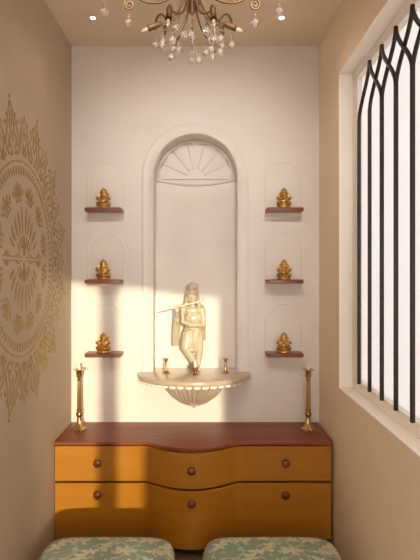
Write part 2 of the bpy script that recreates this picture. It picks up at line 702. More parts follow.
# ------------------------------------------------------------------ wrought iron grille
BXP, BSP, BY0, NB = 0.728, 0.158, -0.601, 9
gr = tag(empty('window_grille', (BXP, BY0 - BSP * 4, 0.915)), 'black iron window grille of thin upright bars crossing into pointed arches', 'grille')
ZS, ZP = 2.155, 2.378
g0 = gr.location
for i in range(NB):
    mb = MB()
    y = BY0 - BSP * i
    h = 0.0075
    mb.box(BXP - h - g0.x, BXP + h - g0.x, y - h - g0.y, y + h - g0.y, 0.915 - g0.z, ZS + 0.012 - g0.z, 0.002)
    for s in (-1, 1):
        j = i + s
        if j < 1 or j > NB - 1:
            continue
        if i == 1 and s == -1:
            continue
        pts = []
        for q in range(15):
            u = q / 14
            e = u * u * (3 - 2 * u)
            pts.append((-0.0 + (0.0006 if s > 0 else -0.0006), y - s * BSP * e * 0.985 - g0.y, ZS + (ZP - ZS) * u - g0.z))
        mb.tube(pts, 0.0085, 8)
    mb.build('bar', 'iron', gr, smooth=35)

# ------------------------------------------------------------------ gold mandala on the left wall
man = tag(empty('mandala_stencil', (LWX, -0.80, 1.500)), 'large round gold mandala stencil of leaves and scrolls on the left taupe wall', 'wall art')


class Flat:
    def __init__(self):
        self.mb = MB()

    def strip(self, axis, widths):
        """ribbon along a 2-D axis line"""
        n = len(axis)
        L_, R_ = [], []
        for i in range(n):
            a, c = Vector(axis[max(i - 1, 0)]), Vector(axis[min(i + 1, n - 1)])
            d = (c - a).normalized()
            nr = Vector((-d.y, d.x))
            p = Vector(axis[i])
            w = max(widths[i], 0.0003)
            L_.append(p + nr * w)
            R_.append(p - nr * w)
        hgt = 0.0018
        rows = [[(0.0002, l.x, l.y), (hgt, l.x, l.y), (hgt, r.x, r.y), (0.0002, r.x, r.y)] for l, r in zip(L_, R_)]
        vr = self.mb.grid(rows)
        self.mb.face(vr[0])
        self.mb.face(list(reversed(vr[-1])))

    def leaf(self, r, a, length, width, tilt=0.0, bend=0.0, skew=0.5):
        """leaf whose root sits at polar (r, a), pointing outward turned by tilt"""
        p = Vector((r * math.cos(a), r * math.sin(a)))
        ang = a + tilt
        ax, ws = [], []
        n = 12
        for i in range(n + 1):
            u = i / n
            ax.append(p.copy())
            ws.append(width * (math.sin(PI * u ** (0.5 / max(skew, .1) * 1.0)) ** 0.9 if 0 < u < 1 else 0))
            st = length / n
            p = p + Vector((math.cos(ang + bend * u), math.sin(ang + bend * u))) * st
        self.strip(ax, ws)

    def line(self, pts, w0, w1=None):
        w1 = w0 if w1 is None else w1
        n = len(pts)
        self.strip(pts, [w0 + (w1 - w0) * i / (n - 1) for i in range(n)])

    def polar(self, a, r, t):
        """point at radius r and tangential offset t about direction a"""
        return Vector((r * math.cos(a) - t * math.sin(a), r * math.sin(a) + t * math.cos(a)))

    def curl(self, a, r, t, rad, turns, start, s, w):
        c = self.polar(a, r, t)
        pts = []
        for i in range(15):
            u = i / 14
            th = a + start + s * turns * 2 * PI * u
            rr = rad * (1 - 0.75 * u)
            pts.append(c + Vector((math.cos(th), math.sin(th))) * rr)
        self.line(pts, w, w * 0.5)

    def build(self, name):
        return self.mb.build(name, 'gold_leaf', man)


f = Flat()


def half_spade(a, s):
    """one half of the split spade that ends a horizontal arm"""
    out_ = [f.polar(a, r, s * t) for r, t in ((0.165, 0.006), (0.172, 0.016), (0.182, 0.027), (0.194, 0.032), (0.206, 0.029), (0.220, 0.020), (0.234, 0.011), (0.246, 0.006))]
    lo_ = f.mb.verts([(0.0002, p.x, p.y) for p in out_])
    hi_ = f.mb.verts([(0.0018, p.x, p.y) for p in out_])
    for q_ in range(len(out_)):
        w_ = (q_ + 1) % len(out_)
        f.mb.face([lo_[q_], lo_[w_], hi_[w_], hi_[q_]])
    f.mb.face(hi_)


for q in range(4):
    a = q * PI / 2
    for s in (-1, 1):
        if q % 2 == 0:
            f.line([f.polar(a, 0.022 + 0.145 * i / 8, s * 0.0085) for i in range(9)], 0.0032)
            half_spade(a, s)
            f.line([f.polar(a, 0.060 + 0.010 * i, s * (0.0165 + 0.004 * math.sin(i * 1.2))) for i in range(5)], 0.0030)
        else:
            f.line([f.polar(a, 0.016 + 0.085 * i / 8, s * 0.0065) for i in range(9)], 0.0026)
for q in range(4):
    sx_, sy_ = (1, 1, -1, -1)[q], (1, -1, 1, -1)[q]
    for deg, r0, ln, wd, bd in ((82, 0.108, 0.122, 0.0082, 0.0), (68, 0.112, 0.105, 0.0088, 0.10), (53, 0.112, 0.092, 0.0098, 0.35), (37, 0.118, 0.084, 0.0105, 0.50),
                                (23, 0.122, 0.066, 0.0085, 0.60), (70, 0.050, 0.052, 0.0050, 0.1), (52, 0.050, 0.054, 0.0062, 0.4), (33, 0.052, 0.056, 0.0058, 0.5)):
        th = math.atan2(sy_ * math.sin(math.radians(deg)), sx_ * math.cos(math.radians(deg)))
        f.leaf(r0, th, ln, wd, 0.0, bd * sx_ * sy_)
f.build('center_motif')

for k in range(12):
    f = Flat()
    a = k * PI / 6 + PI / 12
    f.leaf(0.262, a, 0.072, 0.012)
    for s in (-1, 1):
        p = f.polar(a, 0.268, s * 0.012)
        f.leaf(p.length, math.atan2(p.y, p.x), 0.058, 0.010, s * 0.55, s * -0.5)
        p = f.polar(a, 0.272, s * 0.030)
        f.leaf(p.length, math.atan2(p.y, p.x), 0.040, 0.008, s * 1.15, s * -0.9)
        f.curl(a, 0.255, s * 0.020, 0.012, 0.8, 0, s, 0.003)
    f.leaf(0.245, a, 0.02, 0.008)
    f.build('leaf_spray')

f = Flat()
NT = 84
for k in range(NT):
    a = 2 * PI * k / NT
    pts = [f.polar(a + 0.028 * math.sin(u * PI * 0.9), 0.362 + 0.036 * u, 0) for u in [i / 5 for i in range(6)]]
    f.strip(pts, [0.002, 0.005, 0.0065, 0.006, 0.0045, 0.002])
for k in range(16):
    a0 = 2 * PI * (k + 0.06) / 16
    a1 = 2 * PI * (k + 0.94) / 16
    f.line([f.polar(a0 + (a1 - a0) * i / 10, 0.418, 0) for i in range(11)], 0.0042)
f.build('tooth_ring')

f = Flat()


def sub_leaf(a, r, t, ln, wd, tilt, bend):
    p = f.polar(a, r, t)
    da = math.atan2(p.y, p.x) - a
    da = math.atan2(math.sin(da), math.cos(da))
    f.leaf(p.length, a + da, ln, wd, tilt - da, bend)


for k in range(12):
    a = k * PI / 6 + PI / 12          # tall pointed motif
    for s in (-1, 1):
        pts = [f.polar(a, r, s * t) for r, t in ((0.440, 0.030), (0.452, 0.056), (0.474, 0.076), (0.500, 0.080), (0.525, 0.068), (0.548, 0.054), (0.572, 0.046), (0.596, 0.038), (0.618, 0.024), (0.640, 0.010), (0.660, 0.001))]
        f.strip(pts, [0.001, 0.006, 0.008, 0.0075, 0.005, 0.004, 0.004, 0.0045, 0.0045, 0.004, 0.0015])
        pts = [f.polar(a, r, s * t) for r, t in ((0.470, 0.010), (0.480, 0.030), (0.497, 0.042), (0.516, 0.036), (0.530, 0.022), (0.548, 0.016), (0.570, 0.020))]
        f.strip(pts, [0.001, 0.006, 0.008, 0.006, 0.004, 0.004, 0.001])
        sub_leaf(a, 0.548, s * 0.022, 0.045, 0.006, s * 0.25, -s * 0.8)
        sub_leaf(a, 0.590, s * 0.010, 0.030, 0.0045, s * 0.10, -s * 0.5)
        sub_leaf(a, 0.470, s * 0.050, 0.030, 0.006, s * 0.30, -s * 1.2)
        f.curl(a, 0.452, s * 0.018, 0.011, 0.85, 0, s, 0.0035)
        f.curl(a, 0.575, s * 0.066, 0.011, 0.9, PI, -s, 0.003)
        f.curl(a, 0.605, s * 0.046, 0.008, 0.8, PI, -s, 0.0028)
    f.leaf(0.496, a, 0.040, 0.008)
    f.leaf(0.556, a, 0.036, 0.006)
    f.leaf(0.666, a, 0.016, 0.006)
    a = k * PI / 6                    # lower motif between two tall ones
    for s in (-1, 1):
        pts = [f.polar(a, r, s * t) for r, t in ((0.492, 0.010), (0.505, 0.030), (0.525, 0.042), (0.548, 0.038), (0.568, 0.026), (0.590, 0.018), (0.610, 0.001))]
        f.strip(pts, [0.001, 0.005, 0.007, 0.006, 0.004, 0.004, 0.0015])
        sub_leaf(a, 0.515, s * 0.010, 0.032, 0.006, s * 0.4, -s * 0.9)
        f.curl(a, 0.458, s * 0.016, 0.012, 0.85, 0, s, 0.0035)
        sub_leaf(a, 0.470, s * 0.004, 0.026, 0.0055, s * 0.9, -s * 0.9)
        sub_leaf(a, 0.575, s * 0.040, 0.026, 0.005, s * 0.5, -s * 1.2)
    f.leaf(0.440, a, 0.044, 0.009)
    f.leaf(0.535, a, 0.040, 0.007)
    f.leaf(0.614, a, 0.012, 0.0045)
f.build('scroll_border')

# ------------------------------------------------------------------ drawer cabinet
CXL, CXR, CD, CH = LWX + 0.002, 0.661, 0.352, 0.5627
BXC, BHW, BD = -0.066, 0.236, 0.104


def front(x, off=0.0):
    u = (x - BXC) / BHW
    b_ = BD * (1 - u * u) ** 1.12 if abs(u) < 1 else 0
    return -(CD + b_ + off)


XS = [CXL, -0.6, -0.45] + [BXC - BHW + 2 * BHW * i / 32 for i in range(33)] + [0.3, 0.45, 0.55, CXR]


def curved_slab(name, mat, parent, x0, x1, off0, off1, z0, z1, back=None, bev=0.003):
    xs = [x0] + [x for x in XS if x0 + 0.01 < x < x1 - 0.01] + [x1]
    mb = MB()
    rows = []
    for x in xs:
        yf = front(x, off1)
        yb_ = back if back is not None else front(x, off0)
        rows.append([(x, yb_, z0), (x, yf + bev, z0), (x, yf, z0 + bev), (x, yf, z1 - bev), (x, yf + bev, z1), (x, yb_, z1)])
    vr = mb.grid(rows, close_u=True)
    mb.face(vr[0])
    mb.face(list(reversed(vr[-1])))
    return mb.build(name, mat, parent, smooth=35)


cab = tag(empty('drawer_cabinet', (BXC, -0.2, 0)), 'low ochre cabinet with bowed centre, round knobs and red-brown wooden top', 'cabinet')
cab_parts = []
cab_parts.append(curved_slab('carcass', 'dark', None, CXL + 0.004, CXR - 0.004, 0, -0.030, 0.050, 0.545, back=-0.003))
cab_parts.append(curved_slab('countertop', 'walnut', None, CXL, CXR, 0, 0.010, 0.5455, CH, back=-0.002, bev=0.004))
cab_parts.append(curved_slab('plinth', 'dark', None, CXL + 0.03, CXR - 0.03, 0, -0.06, 0.0, 0.0495, back=-0.05))
up = curved_slab('drawer', 'ochre', None, CXL + 0.003, CXR - 0.003, -0.020, 0.0, 0.3550, 0.5385)
lo = curved_slab('drawer', 'ochre', None, CXL + 0.003, CXR - 0.003, -0.020, 0.0, 0.052, 0.3445)
cab_parts += [up, lo]
KP = [(0, 0.0), (0.012, 0.0), (0.013, 0.004), (0.009, 0.008), (0.0085, 0.014), (0.015, 0.018), (0.0205, 0.023), (0.021, 0.028), (0.0175, 0.033), (0.009, 0.036), (0, 0.0365)]
for dr, kz in ((up, 0.456), (lo, 0.292)):
    for kx in (-0.556, -0.068, 0.418):
        mb = MB()
        mt = Matrix.Translation((kx, front(kx) - 0.0005, kz)) @ Matrix.Rotation(PI / 2, 4, 'X')
        mb.lathe(KP[1:-1], n=24, mat=mt)
        kn = mb.build('knob', 'wood_dark', dr, smooth=50)
for o in cab_parts:
    o.parent = cab
    o.matrix_parent_inverse = Matrix.Translation(cab.location).inverted()

# ------------------------------------------------------------------ altar shelf
SZ = 0.857
SHW, SHD = 0.332, 0.285
ash = tag(empty('altar_shelf', (MX - 0.007, 0, SZ)), 'half-round cream altar shelf with scalloped rim and fluted bowl, under the arched niche', 'shelf')


def half_plan(hw, dp, n=40, p=2.0):
    pts = []
    for i in range(n + 1):
        a = PI * i / n
        c, s = math.cos(a), math.sin(a)
        pts.append((-hw * math.copysign(abs(c) ** (2 / p), c), -0.001 - dp * abs(s) ** (2 / p)))
    return pts


mb = MB()
rows = []
for off, z in ((-0.010, -0.030), (-0.003, -0.028), (0, -0.022), (0, -0.007), (-0.003, -0.002), (-0.008, 0.0)):
    rows.append([(x, y, z) for x, y in half_plan(SHW + off, SHD + off)])
vr = mb.grid(rows)
for j in range(5):
    mb.face([vr[j][0], vr[j + 1][0], vr[j + 1][-1], vr[j][-1]])
mb.face(vr[0])
mb.face(list(reversed(vr[-1])))
# tongue of the slab into the niche
mb.box(-NHW + 0.010, NHW - 0.002, -0.0015, ND - 0.001, -0.006, 0.0)
mb.build('shelf_top', 'shelf_stone', ash, smooth=40)
NSC = 22
rimp = half_plan(SHW - 0.012, SHD - 0.012, NSC * 2)
for q in range(NSC):
    x, y = rimp[q * 2 + 1]
    xa, ya_ = rimp[q * 2]
    xb, yb_ = rimp[q * 2 + 2]
    d = Vector((xb - xa, yb_ - ya_))
    ln = d.length * 0.46
    ang = math.atan2(d.y, d.x)
    mb = MB()
    mb.ell((x, y, -0.0345), (ln, 0.0065, 0.0105), rot=(0, 0, ang), n=12, m_=8)
    mb.build('scallop', 'lace', ash, smooth=180)
# bowl
mb = MB()
prof = [(0.0, -0.200), (0.012, -0.197), (0.040, -0.190), (0.084, -0.170), (0.128, -0.136), (0.163, -0.094), (0.186, -0.052), (0.193, -0.0305)]
rows = []
for k2, (r, z) in enumerate(prof):
    row = []
    for i in range(121):
        a = PI + PI * i / 120
        rr = r * (1 + 0.035 * math.cos(a * 40)) if k2 > 1 else r
        row.append((rr * math.cos(a), -0.001 + rr * math.sin(a) * 1.15, z))
    rows.append(row)
vr = mb.grid(rows)
mb.face(list(reversed(vr[-1])))
mb.ell((0, -0.010, -0.200), (0.010, 0.009, 0.009))
mb.build('fluted_bowl', 'shelf_stone', ash, smooth=60)

# ------------------------------------------------------------------ wall shelves
names = [('topmost', 'left'), ('middle', 'left'), ('lowest', 'left'), ('topmost', 'right'), ('middle', 'right'), ('lowest', 'right')]
proto = None
gproto = None
SLW, SLD, SLT = 0.105, 0.105, 0.022


def make_wall_shelf():
    r = empty('wall_shelf', (0, 0, 0))
    tag(r, '', 'shelf', 'small wooden wall shelves')
    mb = MB()
    c = 0.012
    ol = [(-SLW, -0.001), (-SLW, -SLD + c), (-SLW + c * 0.3, -SLD + c * 0.3), (-SLW + c, -SLD), (SLW - c, -SLD), (SLW - c * 0.3, -SLD + c * 0.3), (SLW, -SLD + c), (SLW, -0.001)]
    rows = []
    for ins, z in ((0.003, -SLT), (0, -SLT + 0.003), (0, -0.003), (0.003, 0)):
        rows.append([(x - math.copysign(ins, x), y + (ins if y < -0.01 else 0), z) for x, y in ol])
    vr = mb.grid(rows, close_u=True)
    mb.face(vr[0])
    mb.face(list(reversed(vr[-1])))
    mb.build('shelf_board', 'shelf_wood', r, smooth=30)
    mb = MB()
    mb.box(-SLW + 0.02, SLW - 0.02, -0.012, -0.001, -SLT - 0.008, -SLT + 0.002, 0.002)
    mb.build('mounting_cleat', 'trim', r)
    return r


def make_idol():
    r = empty('elephant_headed_figurine', (0, 0, 0))
    tag(r, '', 'figurine', 'gold figurines on the wall shelves')
    mb = MB()
    rows = []
    prof = [(0.90, 0.0), (1.0, 0.002), (1.0, 0.006), (0.90, 0.010), (0.95, 0.014), (0.98, 0.018), (0.88, 0.021)]
    for k2, (s, z) in enumerate(prof):
        rows.append([(0.040 * s * math.cos(a) * (1 + (0.03 * math.cos(14 * a) if k2 in (4, 5) else 0)), 0.030 * s * math.sin(a) * (1 + (0.03 * math.cos(14 * a) if k2 in (4, 5) else 0)), z) for a in [2 * PI * i / 56 for i in range(56)]])
    vr = mb.grid(rows, close_u=True)
    mb.face(list(reversed(vr[0])))
    mb.face(vr[-1])
    mb.build('pedestal', 'gold', r, smooth=40)
    b = MB()
    # folded legs
    for s in (-1, 1):
        b.limb([(s * 0.012, 0.002, 0.029), (s * 0.034, -0.008, 0.027)], [0.012, 0.0095])
        b.limb([(s * 0.034, -0.008, 0.027), (s * 0.004, -0.026, 0.0245)], [0.0095, 0.006])
        b.ell((s * 0.000 + s * 0.004, -0.029, 0.0245), (0.008, 0.005, 0.004))
    # belly, chest
    b.ell((0, -0.006, 0.041), (0.021, 0.019, 0.017))
    b.ell((0, 0.000, 0.056), (0.019, 0.014, 0.014))
    # four arms
    for s in (-1, 1):
        b.limb([(s * 0.016, 0.000, 0.062), (s * 0.034, -0.002, 0.052), (s * 0.0385, -0.014, 0.058)], [0.0075, 0.0065, 0.0055])
        b.ell((s * 0.0385, -0.015, 0.061), (0.0055, 0.005, 0.006))
        b.limb([(s * 0.016, -0.004, 0.058), (s * 0.028, -0.012, 0.044), (s * 0.018, -0.022, 0.040)], [0.007, 0.0055, 0.0045])
        b.ell((s * 0.017, -0.0245, 0.040), (0.006, 0.005, 0.005))
        # ears
        b.ell((s * 0.0245, 0.000, 0.076), (0.0095, 0.0035, 0.0125), rot=(0, s * -0.2, s * -0.3))
        # tusks
        b.limb([(s * 0.006, -0.015, 0.071), (s * 0.010, -0.021, 0.067)], [0.0022, 0.0012])
    # head, brow, trunk curling to the bowl in the left hand
    b.ell((0, -0.004, 0.079), (0.0210, 0.017, 0.0170))
    b.limb([(0, -0.015, 0.075), (0.000, -0.0225, 0.067), (0.001, -0.026, 0.057), (0.006, -0.0265, 0.049), (0.012, -0.026, 0.046)], [0.0072, 0.0062, 0.0052, 0.0042, 0.0035])
    # collar beads and sash
    for i in range(11):
        a = PI * (0.08 + 0.84 * i / 10)
        b.ell((0.018 * math.cos(a), -0.004 - 0.012 * math.sin(a), 0.062 - 0.010 * math.sin(a)), (0.0024,) * 3, n=8, m_=6)
    remeshed(b, 'idol_body', 'gold', 0.0013, r, 1)
    c = MB()
    c.lathe([(0.0185, 0.087), (0.0212, 0.088), (0.0212, 0.092), (0.0195, 0.094), (0.0188, 0.099), (0.0195, 0.100), (0.0160, 0.106), (0.0110, 0.110), (0.0055, 0.112), (0.0050, 0.115), (0.0018, 0.117)], c=(0, -0.003, 0), n=24)
    c.build('crown', 'gold', r, smooth=50)
    return r


i = 0
for sx in SHX:
    for sz in SHZ:
        lev, side = names[i]
        lab = '%s of the three small walnut shelves on the %s side of the altar niche' % (lev, side)
        loc = (sx, 0, sz)
        if proto is None:
            proto = make_wall_shelf()
            proto.location = loc
            proto['label'] = lab
        else:
            dup(proto, loc, lab)
        lab = 'gold seated elephant-headed figurine on the %s shelf %s of the niche' % (lev, side)
        gl_ = (sx - 0.002 + random.uniform(-0.002, 0.002), -0.058, sz + 0.0004)
        if gproto is None:
            gproto = make_idol()
            gproto.location = gl_
            gproto['label'] = lab
        else:
            dup(gproto, gl_, lab, random.uniform(-0.08, 0.08))
        i += 1

# ------------------------------------------------------------------ brass candle stands
def tall_stand(x, y, label):
    r = tag(empty('candlestick', (x, y, CH + 0.0004)), label, 'candlestick', 'tall candlesticks on the cabinet')
    mb = MB()
    # flared six-lobed foot
    mb.lathe([(0.038, 0.0), (0.040, 0.002), (0.038, 0.006), (0.030, 0.011), (0.020, 0.024), (0.0145, 0.046), (0.012, 0.066), (0.0118, 0.070)], n=48,
             flute=lambda a, k: 1 + (0.08 * math.cos(6 * a) if k < 5 else 0))
    mb.build('foot', 'brass', r, smooth=50)
    mb = MB()
    mb.lathe([(0.010, 0.070), (0.017, 0.074), (0.0185, 0.083), (0.0178, 0.092), (0.012, 0.100), (0.0110, 0.103), (0.0150, 0.106), (0.0150, 0.110), (0.0125, 0.112)], n=32)
    mb.build('knop', 'brass_dark', r, smooth=50)
    mb = MB()
    mb.lathe([(0.0122, 0.112), (0.0122, 0.150), (0.0115, 0.200), (0.0098, 0.262), (0.0090, 0.270)], n=48, flute=lambda a, k: 1 + 0.05 * math.cos(10 * a))
    mb.lathe([(0.0090, 0.270), (0.0125, 0.273), (0.0125, 0.277), (0.0085, 0.280), (0.0090, 0.286)], n=32)
    mb.build('stem', 'brass', r, smooth=50)
    mb = MB()
    mb.lathe([(0.009, 0.286), (0.015, 0.289), (0.0165, 0.300), (0.0175, 0.325), (0.0210, 0.331), (0.034, 0.334), (0.0345, 0.3365), (0.021, 0.3375), (0.013, 0.336), (0.0115, 0.324), (0.0, 0.324)][:-1], n=32)
    mb.build('candle_cup', 'brass', r, smooth=50)
    mb = MB()
    mb.lathe([(0.0060, 0.3245), (0.0060, 0.363), (0.0048, 0.3655), (0.0012, 0.366)], n=20)
    c = mb.build('candle', 'wax', r, smooth=50)
    c['label'] = 'short white candle stub'
    return r


tall_stand(-0.706, -0.140, 'tall brass candlestick with white candle at the left end of the cabinet top')
tall_stand(0.580, -0.140, 'tall brass candlestick with white candle at the right end of the cabinet top')


def small_stand(x, y, label, k=1.0):
    r = tag(empty('candle_holder', (x, y, SZ + 0.0004)), label, 'candle holder', 'small brass holders on the altar shelf')
    mb = MB()
    P = [(0.021, 0.0), (0.0225, 0.002), (0.021, 0.005), (0.012, 0.009), (0.008, 0.015), (0.0062, 0.024), (0.0055, 0.040)]
    mb.lathe([(a, b_ * k) for a, b_ in P], n=28)
    mb.build('foot', 'brass', r, smooth=50)
    mb = MB()
    P = [(0.0055, 0.040), (0.0085, 0.042), (0.0085, 0.045), (0.0060, 0.048), (0.0066, 0.062), (0.0098, 0.074), (0.0165, 0.082), (0.0165, 0.084), (0.010, 0.084), (0.006, 0.078)]
    mb.lathe([(a, b_ * k) for a, b_ in P], n=28)
    mb.build('candle_cup', 'brass', r, smooth=50)
    return r


small_stand(-0.2265, -0.030, 'small brass candle holder on the left of the altar shelf')
small_stand(0.120, -0.030, 'small brass candle holder on the right of the altar shelf')
r = tag(empty('oil_lamp', (-0.056, -0.092, SZ + 0.0004)), 'squat brass lamp with white wick, in front of the statue feet', 'lamp')
mb = MB()
mb.lathe([(0.020, 0.0), (0.021, 0.002), (0.019, 0.006), (0.010, 0.011), (0.008, 0.018), (0.013, 0.025), (0.0185, 0.034), (0.019, 0.044), (0.0165, 0.046), (0.012, 0.042)], n=28)
mb.build('lamp_bowl', 'brass_dark', r, smooth=50)
mb = MB()
mb.lathe([(0.0065, 0.040), (0.0065, 0.064), (0.0045, 0.074), (0.001, 0.080)], n=16)
w_ = mb.build('wick', 'wax', r, smooth=60)
w_['label'] = 'white wick'

# ------------------------------------------------------------------ flute player statue
st = tag(empty('flute_player_statue', (MX - 0.006, 0.045, SZ + 0.0004)), 'cream marble statue of a crowned flute player standing in the arched niche', 'statue')


def P(px, py, y=0.0):
    """photo proportions of the statue to local metres"""
    return Vector(((px - 195.0) / 171.0, y, (371.0 - py) / 171.0))


b = MB()
# legs: weight leg upright, other leg crossed in front, both ending in feet
b.limb([P(199, 335, .004), P(200, 349, .0), P(199.5, 358, .004), P(198.5, 367, .004)], [.034, .026, .020, .013])
b.limb([P(189, 335, .0), P(186.6, 347, -.022), P(192, 357, -.022), P(197, 367, -.020)], [.038, .030, .022, .013])
b.ell(P(199.5, 369.2, -.014), (.012, .026, .008))
b.ell(P(196, 369.2, -.040), (.012, .024, .008), rot=(0, 0, -.5))
# hips, dhoti, torso
b.ell(P(193.3, 334, .0), (.062, .038, .042))
b.ell(P(194, 327, .0), (.052, .033, .030))
b.ell(P(193.5, 318, .0), (.050, .032, .044))
b.ell(P(193, 310, .002), (.060, .033, .030))
b.ell(P(184.2, 309, .0), (.020, .021, .020))
b.ell(P(202.2, 309, .0), (.020, .021, .020))
# neck and head
b.limb([P(193, 307, .0), P(193, 300, -.002)], [.020, .018])
b.ell(P(193, 296, -.006), (.033, .032, .037))
b.ell(P(193, 300.0, -.016), (.021, .018, .018))
b.ell(P(192.7, 296.7, -.038), (.0046, .008, .0085))      # nose
b.ell(P(192.7, 299.6, -.035), (.008, .005, .0024))       # lips
b.ell(P(192.7, 300.5, -.034), (.006, .005, .0024))
b.ell(P(192.8, 302.2, -.030), (.009, .008, .007))        # chin
for s in (-1, 1):
    b.ell(P(193 + s * 2.0, 295.3, -.0335), (.0065, .004, .0036))     # eyes
    b.limb([P(193 + s * 0.9, 294.0, -.036), P(193 + s * 3.2, 294.1, -.031)], [.0024, .0016])
    b.ell(P(193 + s * 5.3, 296.5, .0), (.005, .009, .012))           # ears
    b.ell(P(193 + s * 5.5, 299.5, -.002), (.006, .006, .006))        # ear rings
# hair to the shoulders
b.ell(P(193, 297, .016), (.036, .026, .046))
for s in (-1, 1):
    b.limb([P(193 + s * 4.8, 295, .012), P(193 + s * 6.2, 302, .012), P(193 + s * 7.5, 307.5, .010)], [.013, .013, .009])
# arms
b.limb([P(184, 308.5, .0), P(177.5, 318.5, -.030), P(178.2, 309, -.078)], [.022, .020, .013])
b.limb([P(203, 309, .0), P(204, 324, -.018), P(191, 323.5, -.060), P(184.0, 320, -.074), P(183.4, 309, -.078)], [.021, .019, .0165, .014, .011])
# palms and fingers curled on the flute
FL0, FL1 = P(160.5, 309.4, -.088), P(205.8, 298.8, -.052)


def on_flute(u):
    return FL0 + (FL1 - FL0) * u


for u0, below, s in ((0.385, P(178.4, 308.2, -.080), -1), (0.53, P(183.6, 307.8, -.076), 1)):
    b.ell(below, (.013, .010, .014))
    for q in range(4):
        c = on_flute(u0 + (q - 1.5) * 0.036)
        ln = (0.9, 1.0, 0.97, 0.8)[q]
        b.limb([below + (c - below) * 0.35 + Vector((0, .004, 0)), c + Vector((0, .009, .002)), c + Vector((0, .003, .0095 * ln)), c + Vector((0, -.0075, .004 * ln))], [.0038, .0036, .0033, .0028], n=8)
    c = on_flute(u0 + s * 0.035)
    b.limb([below + Vector((s * .006, -.004, 0)), c + Vector((0, -.005, -.009)), c + Vector((0, -.010, -.003))], [.0042, .0036, .003], n=8)
# sash and garland cords across the body
b.limb([P(187, 307, -.024), P(190, 315, -.036), P(196, 324, -.034), P(200, 330, -.026)], .0042, n=8)
for i in range(15):
    u = i / 14
    x = 186.5 + 13.5 * u
    b.ell(P(x, 306.5 + 7.5 * math.sin(PI * u), -.022 - .014 * math.sin(PI * u)), (.0052,) * 3, n=8, m_=6)
for i in range(17):     # belt
    a = PI * 2 * i / 17
    b.ell(P(194, 329.5, 0) + Vector((.049 * math.cos(a), .034 * math.sin(a), 0)), (.0085, .0075, .006), n=8, m_=6)
# dhoti pleats
for i in range(6):
    x = 186.5 + 2.7 * i
    b.limb([P(x, 331, -.034), P(x + (193.5 - x) * .25, 341, -.036), P(x + (195 - x) * .45, 350, -.036)], [.006, .0055, .003], n=8)
for i in range(5):
    b.limb([P(184.6 + i * 1.2, 344 + i * 3.2, -.038 + .002 * i), P(190 + i * 1.3, 347 + i * 3.2, -.052 + .004 * i), P(195 + i * .7, 345.5 + i * 3.6, -.038 + .003 * i)], .0042, n=8)
b.limb([P(194.5, 331, -.036), P(195, 343, -.042), P(195.6, 354, -.036)], [.009, .0075, .004], n=8)
# anklets and bracelets
for c, rr in ((P(198.6, 365.5, .004), .0155), (P(196.6, 365.5, -.020), .0155)):
    for i in range(10):
        a = PI * 2 * i / 10
        b.ell(c + Vector((rr * math.cos(a), rr * math.sin(a), 0)), (.004,) * 3, n=8, m_=6)
remeshed(b, 'figure', 'marble', 0.0028, st, 1)

# crown with side plumes
mb = MB()
c = P(193, 291.3, -.002)
mb.lathe([(.035, -.010), (.039, -.006), (.039, .004), (.036, .007), (.0365, .022), (.040, .025), (.0365, .030), (.034, .040), (.0345, .043), (.027, .050), (.015, .056), (.009, .058), (.004, .064)], c=c, n=36,
         flute=lambda a, k: 1 + 0.035 * math.cos(12 * a))
mb.ell(c + Vector((-.012, -.034, .030)), (.010, .004, .024), rot=(0, -.25, 0))
mb.ell(c + Vector((-.012, -.037, .036)), (.006, .003, .010), rot=(0, -.25, 0))
mb.build('crown', 'marble', st, smooth=50)
mb = MB()
d = (FL1 - FL0)
mb.tube([FL0, FL0 + d * .03, FL0 + d * .031, FL0 + d * .97, FL1], [.0062, .0062, .0052, .0052, .0058], 14)
mb.build('flute', 'marble', st, smooth=50)


def shawl(pts, w, name):
    """hanging cloth strip with folds"""
    mb = MB()
    rows_f, rows_b = [], []
    n = len(pts)
    for i, (px, py, y) in enumerate(pts):
        p = P(px, py, y)
        row, rowb = [], []
        for q in range(13):
            u = q / 12 - 0.5
            dy = 0.006 * math.sin(u * 14)
            row.append((p.x + u * w, p.y + dy - .004, p.z))
            rowb.append((p.x + u * w, p.y + dy + .004, p.z))
        rows_f.append(row + list(reversed(rowb)))
    vr = mb.grid(rows_f, close_u=True)
    mb.face(vr[0])
    mb.face(list(reversed(vr[-1])))
    return mb.build(name, 'marble', st, smooth=60)


shawl([(181.5, 309, .010), (179, 312, .0), (177.5, 318, -.006), (176.8, 328, -.004), (176.4, 338, .0), (176.2, 346, .002)], .040, 'shawl')
shawl([(200.5, 303.5, .014), (203, 306, .010), (204, 314, .008), (204.2, 326, .008), (204.4, 334, .008), (204.4, 340.5, .008)], .028, 'shawl')

